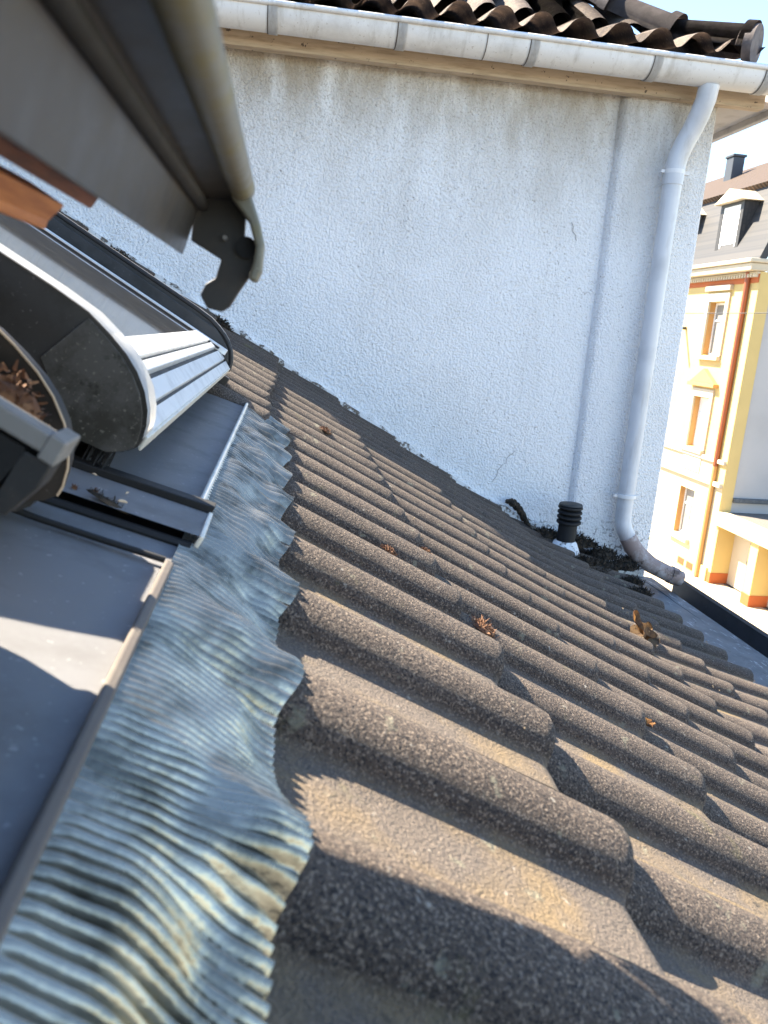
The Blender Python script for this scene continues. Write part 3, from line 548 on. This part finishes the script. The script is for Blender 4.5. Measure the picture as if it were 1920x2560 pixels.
def hip_mesh(Lh):
    mb = MB()
    def f(a, b):
        q = R(-20) + R(220) * a; x = Lh * b; r_ = 0.058 - 0.008 * b
        if b < 0.12: r_ += 0.012
        return (x, r_ * math.cos(q), r_ * math.sin(q) * 1.15)
    rows = [0, 0.005, 0.11, 0.125, 0.3, 0.6, 1.0]
    g = MB().grid(lambda a, b: f(a, rows[int(round(b * 6))]), 16, 6)
    return g.mesh('hip_tile', 'hip', smooth=True, solid=0.012)
hm = hip_mesh(0.36)
hp = Vector((1.735, 3.085, 8.165))
def hip_dir(p): return Vector((-1, 1, math.tan(p))).normalized()
pos = hp.copy()
for k in range(9):
    d = hip_dir(R(19) if k == 0 else P2 if k > 1 else R(36))
    rotm = Matrix.Rotation(math.atan2(d.y, d.x), 4, 'Z') @ Matrix.Rotation(-math.asin(d.z), 4, 'Y')
    o = link('hip_tile', hm, wr); o.matrix_local = Matrix.Translation(pos) @ rotm
    pos = pos + d * 0.315
part('hip_end_cap', MB().tube([hp + Vector((0.012, -0.012, -0.004)), hp + Vector((-0.012, 0.012, 0.0))], [0.071, 0.071], 28), 'hip', wr, smooth=True)

# ------------------------------------------------------------------ yellow house across the street
FX = 14.4
YB = Vector((FX + 5, 30, STREET)); yh = thing('yellow_house', 'yellow three-storey house across the street with orange drainpipe and slate mansard', 'house', YB)
def ypart(name, mb, mat, parent=yh, **kw): return part(name, mb, mat, parent, -YB if parent is yh else (0, 0, 0), **kw)
cols_ = [(24.55, 25.55), (28.0, 29.0), (31.4, 32.4), (34.8, 35.8)]; Y1 = 37.5; YC = 22.95
floors = [(0.62, 2.32, STREET, 2.84, 'cream'), (3.78, 5.52, 2.84, 6.2, 'yellow'), (6.95, 8.70, 6.2, 9.56, 'yellow')]
for fi, (z0, z1, fa, fb, mm) in enumerate(floors):
    mb = MB(); ys = [YC] + [q for c_ in cols_ for q in c_] + [Y1]
    for i in range(len(ys) - 1):
        if i % 2 == 0: mb.box(FX, FX + 0.4, ys[i], ys[i + 1], fa, fb)
        else: mb.box(FX, FX + 0.4, ys[i], ys[i + 1], fa, z0).box(FX, FX + 0.4, ys[i], ys[i + 1], z1, fb)
    ypart('wall', mb, mm)
    for (a, b) in cols_:
        wn_ = ypart('window', MB().box(FX + 0.20, FX + 0.26, a, a + 0.07, z0, z1).box(FX + 0.20, FX + 0.26, b - 0.07, b, z0, z1).box(FX + 0.20, FX + 0.26, a + 0.07, b - 0.07, z0, z0 + 0.07).box(FX + 0.20, FX + 0.26, a + 0.07, b - 0.07, z1 - 0.07, z1).box(FX + 0.20, FX + 0.26, a + 0.07, b - 0.07, z1 - 0.62, z1 - 0.55).box(FX + 0.20, FX + 0.26, (a + b) / 2 - 0.035, (a + b) / 2 + 0.035, z0 + 0.07, z1 - 0.62), 'winwhite')
        zz = [(z0 + 0.07, z1 - 0.62), (z1 - 0.55, z1 - 0.07)]
        if fi == 1:
            part('blind', MB().box(FX + 0.225, FX + 0.24, a + 0.07, b - 0.07, z0 + 0.07, z1 - 0.07), 'blind', wn_)
        else:
            part('pane', MB().box(FX + 0.225, FX + 0.24, a + 0.07, (a + b) / 2 - 0.035, *zz[0]), 'pane', wn_)
            part('pane', MB().box(FX + 0.225, FX + 0.24, (a + b) / 2 + 0.035, b - 0.07, *zz[0]), 'pane', wn_)
            part('pane', MB().box(FX + 0.225, FX + 0.24, a + 0.07, b - 0.07, *zz[1]), 'pane', wn_)
            part('curtain', MB().box(FX + 0.29, FX + 0.30, a, a + 0.45, z0, z1), 'blind', wn_)
        part('reveal', MB().box(FX + 0.01, FX + 0.20, b - 0.012, b, z0, z1), 'yrev', wn_)
        part('reveal', MB().box(FX + 0.01, FX + 0.20, a, a + 0.012, z0, z1), 'yrev', wn_)
        part('sill', MB().box(FX - 0.16, FX + 0.05, a - 0.18, b + 0.18, z0 - 0.16, z0 - 0.02), 'trim', wn_, bevel=0.02)
        if fi > 0:
            part('surround', MB().box(FX - 0.07, FX + 0.02, a - 0.20, a - 0.01, z0 - 0.02, z1 + 0.02).box(FX - 0.07, FX + 0.02, b + 0.01, b + 0.20, z0 - 0.02, z1 + 0.02).box(FX - 0.07, FX + 0.02, a - 0.20, b + 0.20, z1 + 0.02, z1 + 0.30), 'trim', wn_, bevel=0.01)
        if fi == 1:
            part('pediment', MB().box(FX - 0.20, FX + 0.01, a - 0.36, b + 0.36, z1 + 0.38, z1 + 0.50).prism([(FX - 0.16, a - 0.30, z1 + 0.50), (FX - 0.16, b + 0.30, z1 + 0.50), (FX - 0.16, (a + b) / 2, z1 + 0.98)], (0.16, 0, 0)), 'yrev', wn_, bevel=0.01)
            part('apron_panel', MB().box(FX - 0.05, FX + 0.01, a - 0.1, b + 0.1, z0 - 0.80, z0 - 0.18), 'trim', wn_, bevel=0.01)
        if fi == 2:
            part('lintel', MB().box(FX - 0.14, FX + 0.01, a - 0.26, b + 0.26, z1 + 0.36, z1 + 0.54), 'trim', wn_, bevel=0.02)
ypart('string_course', MB().box(FX - 0.10, FX + 0.02, YC + 0.02, Y1, 3.50, 3.64).box(FX - 0.12, FX + 0.02, YC + 0.02, Y1, 2.74, 2.90), 'trim', bevel=0.02)
ypart('floor_panel', MB().box(FX - 0.02, FX + 0.01, YC + 0.75, Y1, 2.90, 3.50), 'cream')
ypart('plinth', MB().box(FX - 0.06, FX + 0.02, YC + 0.02, Y1, STREET, 0.02), 'yellow', bevel=0.01)
for y in (23.80, 24.40): ypart('cellar_vent', MB().box(FX - 0.075, FX - 0.05, y, y + 0.42, -0.36, -0.12), 'opipe', bevel=0.01)
ypart('frieze', MB().box(FX - 0.03, FX + 0.02, YC + 0.01, Y1, 9.24, 9.57), 'orange')
ypart('dentil_row', MB().box(FX - 0.12, FX, YC, Y1, 9.50, 9.56), 'trim')['kind'] = 'stuff'
dn = MB()
for i in range(96): dn.box(FX - 0.17, FX - 0.02, YC + 0.05 + i * 0.15, YC + 0.13 + i * 0.15, 9.40, 9.50)
ypart('dentil_row', dn, 'trim')['kind'] = 'stuff'
ypart('cornice', MB().box(FX - 0.40, FX + 0.2, YC - 0.08, Y1, 9.575, 9.80).box(FX - 0.50, FX + 0.2, YC - 0.16, Y1, 9.805, 9.93), 'trim', bevel=0.03)
dpy = ypart('drainpipe', MB().tube([(FX - 0.09, 23.44, 9.57), (FX - 0.09, 23.44, 3.4)], 0.085, 14), 'opipe', smooth=True, label='orange-brown drainpipe at the corner of the yellow house')
part('lower_pipe', MB().tube([(FX - 0.09, 23.44, 3.4), (FX - 0.09, 23.44, STREET + 0.02)], 0.080, 14), 'yrev', dpy, smooth=True)
ypart('wall_bracket', MB().box(FX - 0.9, FX, 26.9, 26.98, 7.78, 7.88), 'wire', bevel=0.01)
gab = MB().prism([(FX + 0.42, YC + 0.02, STREET), (FX + 10, YC + 0.02, STREET), (FX + 10, YC + 0.02, 9.6), (FX + 8.6, YC + 0.02, 12.4), (FX + 5.2, YC + 0.02, 14.4), (FX + 0.9, YC + 0.02, 12.4), (FX + 0.42, YC + 0.02, 9.9)], (0, 0.3, 0))
ypart('gable_wall', gab, 'greywall', label='plain grey gable end of the yellow house')
ypart('corner_strip', MB().box(FX + 0.001, FX + 0.419, YC - 0.015, YC + 0.02, STREET, 9.56), 'yellow')
ypart('gable_flashing', MB().box(FX + 0.42, FX + 10, YC - 0.10, YC + 0.02, 2.30, 2.45), 'zinc', bevel=0.02)
man = MB().prism([(FX - 0.2, YC - 0.12, 9.94), (FX + 0.75, YC - 0.12, 12.42), (FX + 0.95, YC - 0.12, 12.42), (FX + 0.05, YC - 0.12, 9.94)], (0, Y1 - YC + 0.2, 0))
mans = ypart('mansard_roof', man, 'slate', label='slate mansard storey with white dormers')
up_ = MB().prism([(FX + 0.55, YC - 0.22, 12.44), (FX + 5.2, YC - 0.22, 14.9), (FX + 10, YC - 0.22, 12.44), (FX + 10, YC - 0.22, 12.3), (FX + 5.2, YC - 0.22, 14.7), (FX + 0.75, YC - 0.22, 12.3)], (0, Y1 - YC + 0.3, 0))
ypart('upper_roof', up_, 'browntile', label='low brown tiled upper roof')
ypart('chimney', MB().box(FX + 3.6, FX + 4.1, 32.0, 32.55, 13.6, 14.95).box(FX + 3.55, FX + 4.15, 31.95, 32.60, 14.95, 15.05), 'zinc_dark', bevel=0.02)
for (a, b) in [(24.65, 25.65), (28.1, 29.1), (31.5, 32.5)]:
    dm = ypart('dormer', MB().box(FX - 0.02, FX + 0.9, a - 0.18, a, 10.0, 11.85).box(FX - 0.02, FX + 0.9, b, b + 0.18, 10.0, 11.85).box(FX - 0.02, FX + 0.9, a, b, 11.75, 11.85).box(FX - 0.02, FX + 0.9, a, b, 10.0, 10.12), 'slate')
    part('dormer_roof', MB().prism([(FX - 0.22, a - 0.35, 11.86), (FX - 0.22, b + 0.35, 11.86), (FX - 0.22, (a + b) / 2, 12.28)], (1.6, 0, 0)), 'trim', dm, bevel=0.02)
    part('dormer_frame', MB().box(FX + 0.0, FX + 0.08, a, a + 0.09, 10.12, 11.75).box(FX + 0.0, FX + 0.08, b - 0.09, b, 10.12, 11.75).box(FX + 0.0, FX + 0.08, a + 0.09, b - 0.09, 11.66, 11.75).box(FX + 0.0, FX + 0.08, a + 0.09, b - 0.09, 10.12, 10.2), 'winwhite', dm)
    part('pane', MB().box(FX + 0.04, FX + 0.06, a + 0.09, b - 0.09, 10.2, 11.66), 'blind', dm)
# ------------------------------------------------------------------ garages beside the yellow house
GB = Vector((FX + 2.5, 18, STREET)); ga = thing('garage_row', 'low cream garage row with recessed pale doors beside the yellow house', 'garage', GB)
gy0, gy1 = 8.0, 22.93; doors = [(20.95, 22.95 - 0.18), (18.45, 20.55), (15.95, 18.05), (13.45, 15.55), (10.95, 13.05)]
part('fascia', MB().box(FX - 0.12, FX + 0.3, gy0, gy1, 1.55, 1.98), 'cream', ga, -GB, bevel=0.02)
part('roof', MB().box(FX + 0.3, FX + 6, gy0, gy1, 1.75, 1.96), 'gravel', ga, -GB)
part('back_wall', MB().box(FX + 1.0, FX + 1.2, gy0, gy1, STREET, 1.75), 'cream', ga, -GB)
ed = [gy1] + [q for d_ in doors for q in (d_[1], d_[0])] + [gy0]
for i in range(0, len(ed), 2):
    pr_ = part('pier', MB().box(FX, FX + 1.0, ed[i + 1], ed[i], STREET, 1.55), 'yellow', ga, -GB)
    part('pier_base', MB().box(FX - 0.02, FX + 1.0, ed[i + 1] - 0.02, ed[i] + 0.0, STREET, STREET + 0.36), 'orange', pr_)
for a, b in doors:
    d_ = part('door', MB().box(FX + 0.62, FX + 0.68, a, (a + b) / 2 - 0.01, STREET + 0.02, 1.55).box(FX + 0.62, FX + 0.68, (a + b) / 2 + 0.01, b, STREET + 0.02, 1.55), 'door', ga, -GB, bevel=0.01)
    part('handle', MB().box(FX + 0.56, FX + 0.62, (a + b) / 2 - 0.10, (a + b) / 2 - 0.05, 0.5, 0.66), 'wire', d_)
tag(link('overhead_wire', MB().tube([(10.0, 8.0, 7.95), (10.0, 14, 7.90), (10.0, 20, 7.96), (10, 30, 8.1), (10, 44, 8.6)], 0.009, 6).mesh('overhead_wire', 'wire')), 'thin black wire crossing in front of the yellow facade', 'wire')

# ------------------------------------------------------------------ moss, leaves and litter
def tuft(seed, rx, ry, rz, n, blade, wdt):
    rg = random.Random(seed); mb = MB()
    for i in range(n):
        q = rg.uniform(0, 2 * math.pi); rr = math.sqrt(rg.random()); x, y = rx * rr * math.cos(q), ry * rr * math.sin(q)
        z = rz * (1 - rr * rr) * rg.uniform(0.3, 1.0); d = Vector((rg.uniform(-1, 1), rg.uniform(-1, 1), rg.uniform(0.0, 1.2))).normalized() * blade * rg.uniform(0.5, 1.3)
        s_ = Vector((rg.uniform(-1, 1), rg.uniform(-1, 1), rg.uniform(-0.5, 0.5))).normalized() * wdt
        p = Vector((x, y, z)); mb.add([p - s_, p + s_, p + d + s_ * 0.5, p + d - s_ * 0.4], [(0, 1, 2, 3)])
    core = []
    mb.grid(lambda a, b: (rx * 0.9 * math.sin(math.pi / 2 * b) * math.cos(2 * math.pi * a), ry * 0.9 * math.sin(math.pi / 2 * b) * math.sin(2 * math.pi * a), rz * 0.8 * math.cos(math.pi / 2 * b) * (0.8 + 0.4 * noise.noise(Vector((a * 6, b * 3, seed))))), 14, 5)
    return mb
def on_roof(v, y, h): return rf(v, y, h)
moss_spots = [((1.17, 3.14, 6.17), (0.07, 0.05, 0.03), 'black moss heap touching the left side of the vent pipe'), ((1.36, 3.20, 6.115), (0.09, 0.05, 0.05), 'mossy heap between the vent pipe and the downpipe'),
    ((1.46, 3.16, 6.075), (0.08, 0.06, 0.045), 'dark moss heap left of the downpipe foot'), ((1.54, 3.10, 6.045), (0.07, 0.05, 0.035), 'moss heap in front of the stained drain elbow'),
    ((1.36, 2.98, 6.07), (0.05, 0.05, 0.04), 'dark moss lump on the last tile by the vent pipe'), ((1.50, 2.93, 6.03), (0.05, 0.05, 0.02), 'flat moss patch on the zinc sheet beside the tile ends'),
    ((1.62, 3.19, 6.045), (0.05, 0.04, 0.025), 'small moss patch behind the stained drain elbow'),
    ((1.30, 3.12, 6.135), (0.07, 0.05, 0.035), 'moss heap close to the right side of the vent pipe'), ((1.42, 3.05, 6.06), (0.08, 0.06, 0.03), 'low moss mat in front of the mossy heap by the downpipe'),
    ((1.28, 2.93, 6.115), (0.06, 0.05, 0.018), 'thin moss mat on the tiles just below the vent pipe'), ((1.43, 2.72, 6.055), (0.05, 0.035, 0.016), 'thin moss mat on the shaded eaves tiles nearest the leaf pile')]
for i, (p, (rx, ry, rz), lb) in enumerate(moss_spots):
    o = link('moss_clump', tuft(30 + i, rx, ry, rz, 420, 0.020, 0.0035).mesh('moss_clump', 'moss'), None, p); tag(o, lb, 'moss', 'dark moss along the foot of the white wall')
for i, (v, y, rx, lb) in enumerate([(-0.62, 3.05, 0.07, 'black moss lump on the tiles above the closed window, lower of two'), (-0.95, 3.10, 0.09, 'black moss lump on the tiles above the closed window, upper of two'), (-0.20, 3.16, 0.05, 'dark moss tuft by the wall right behind the hanging sash bracket')]):
    o = link('moss_clump', tuft(170 + i, rx, rx * 0.6, 0.03, 300, 0.016, 0.003).mesh('moss_clump', 'moss'), None, rf(v, y, 0.010), (0, PITCH, 0)); tag(o, lb, 'moss', 'dark moss along the foot of the white wall')
dry = [((0.397, 0.855), 0.022, 'drymoss', 'reddish dry moss tuft behind a tile end in the middle of the roof'), ((0.26, 0.92), 0.012, 'drymoss', 'pale dry moss crumb on a tile roll near the pleated apron'),
    ((0.372, 1.14), 0.012, 'drymoss', 'tiny dry moss crumb at a tile end halfway to the wall'), ((0.225, 1.90), 0.018, 'drymoss', 'orange dry moss between far tile rolls'), ((0.37, 2.36), 0.024, 'drymoss', 'reddish dry moss at the last sunlit tile end by the wall'),
    ((0.625, 0.40), 0.012, 'drymoss', 'brown moss bit under a near tile end')]
for i, ((v, y), r_, mm, lb) in enumerate(dry):
    hh_ = (-0.002, 0.006, -0.002, 0.004, -0.002, -0.006)[i]
    o = link('dry_moss', tuft(60 + i, r_ * 0.9, r_ * 0.7, r_ * 0.45, 220, r_ * 0.30, 0.0011).mesh('dry_moss', mm), None, on_roof(v, y, hh_), (0, PITCH, 0)); tag(o, lb, 'moss', 'dry moss on the roof tiles')
def leaf_mesh(seed, Ll, Wl, mm):
    rg = random.Random(seed); cv = rg.uniform(0.6, 1.4); tw = rg.uniform(-0.6, 0.6)
    def f(a, b):
        u = b; wv = Wl * math.sin(math.pi * min(1, u * 0.92 + 0.04)) ** 0.7 * (1 + 0.18 * math.sin(u * 23)); s_ = (a - 0.5) * 2
        return (Ll * (u - 0.5), wv * s_, Ll * 0.22 * cv * (u - 0.5) ** 2 * 2 + abs(s_) * Wl * 0.45 * cv + tw * s_ * Wl * (u - 0.5) + 0.0015 * math.sin(u * 14 + s_ * 4))
    return MB().grid(f, 6, 12).mesh('dead_leaf', mm, smooth=True, solid=0.0006)
leaves = [((0.662, 0.862, 0.004), 0.045, 0.012, 'leaf', (0.2, 0.4, 0.5), 'orange dead leaf lodged below a tile end on the right of the roof'),
    ((1.275, 1.93, 0.030), 0.090, 0.026, 'leaf', (0.5, -0.7, 1.9), 'yellowish dead leaf standing up between the eaves tiles'), ((1.295, 1.89, 0.022), 0.105, 0.030, 'leaf2', (0.9, 0.3, 0.7), 'dark curled dead leaf against the yellowish one near the eaves'),
    ((1.310, 1.955, 0.014), 0.090, 0.028, 'leaf2', (-0.6, 0.5, 2.6), 'brown leaf at the bottom of the leaf pile near the eaves')]
for i, (p, Ll, Wl, mm, rot, lb) in enumerate(leaves):
    o = link('dead_leaf', leaf_mesh(80 + i, Ll, Wl, mm), None, on_roof(*p), rot); tag(o, lb, 'leaf', 'dead leaves on the roof')
lit = [((-0.026, 0.545, SHH(-0.026) + 0.0125), 0.009, 0.0012, 0.9, 'pale wood splinter lying on the channel cover between the windows'), ((-0.028, 0.572, SHH(-0.028) + 0.012), 0.006, 0.0008, 1.4, 'thin white splinter nearest the middle of the channel cover'),
    ((-0.056, 0.592, SHH(-0.056) + 0.012), 0.004, 0.0007, 0.3, 'white crumb beside the dark seal of the channel cover')]
for i, (p, ln, r_, an, lb) in enumerate(lit):
    a = Vector((math.cos(an), math.sin(an), 0)) * ln / 2; rg = random.Random(i)
    mb = MB().tube([-a, -a * 0.3 + Vector((0, 0, 0.0006)), a * 0.4 + Vector((0, 0.0004, 0.0004)), a], [r_ * 0.5, r_, r_ * 0.9, r_ * 0.4], 6)
    o = link('wood_splinter', mb.mesh('wood_splinter', 'twig', smooth=True), None, on_roof(*p), (0, PITCH, 0)); tag(o, lb, 'splinter', 'litter on the window flashing')
for i, (v, y, r_, lb) in enumerate([(-0.045, 0.548, 0.0028, 'brown moss crumb in the middle of the channel cover'), (-0.058, 0.543, 0.0022, 'small tan moss crumb at the upper end of the channel cover'), (-0.034, 0.537, 0.0045, 'dark moss line along the lower edge of the channel cover')]):
    o = link('moss_crumb', tuft(120 + i, r_ * (1 if i < 2 else 4), r_, r_ * 0.8, 40, r_, 0.0005).mesh('moss_crumb', 'drymoss' if i < 2 else 'moss'), None, on_roof(v, y, SHH(v) + 0.011), (0, PITCH, 0)); tag(o, lb, 'moss', 'litter on the window flashing')
o = link('dry_moss', tuft(140, 0.026, 0.012, 0.022, 420, 0.0045, 0.0012).mesh('dry_moss', 'drymoss'), None, on_roof(-0.100, 0.428, 0.046), (0, PITCH, 0)); tag(o, 'rust brown dry moss heap inside the open window frame at the left edge', 'moss')

def tile_h(v, y):
    ks = sorted(k for k in ENDS if ENDS[k][0] >= v - 0.002); k = ks[0]
    return ENDS[k][1] + CREST + prof(y - 2.519) + (0.022 / 0.2935 - math.tan(ENDS[k][2])) * (v - ENDS[k][0]) + sag(y)
gb = MB(); rg = random.Random(44)
for i in range(520):
    k = rg.randint(0, 5); vv = ENDS[k][0] + (rg.uniform(0.004, 0.05) if rg.random() < 0.45 else rg.uniform(0.02, 0.28)); y = rg.uniform(0.30, 2.5)
    if rg.random() < 0.75: y = 2.519 - 0.15 * round((2.519 - y) / 0.15 - 0.5) - 0.075 + rg.uniform(-0.040, 0.040)
    if vv < 0.13 or vv > 1.7: continue
    r_ = rg.uniform(0.0008, 0.0026) * (1 if y > 0.6 else 0.7); h = tile_h(vv, y) + r_ * 0.3
    pts = [Vector((rg.uniform(0.6, 1.4) * r_ * a, rg.uniform(0.6, 1.4) * r_ * b, rg.uniform(0.4, 1.0) * r_ * c)) + Vector((vv, y, h)) for a, b, c in ((1, 0, 0), (-1, 0, 0), (0, 1, 0), (0, -1, 0), (0, 0, 1), (0, 0, -1))]
    gb.add(pts, [(0, 2, 4), (2, 1, 4), (1, 3, 4), (3, 0, 4), (2, 0, 5), (1, 2, 5), (3, 1, 5), (0, 3, 5)])
o = link('roof_grit', gb.mesh('roof_grit', 'grit'), None, RO, (0, PITCH, 0)); o['kind'] = 'stuff'; o['label'] = 'crumbs of moss and grit scattered over the roof tiles'; o['category'] = 'grit'
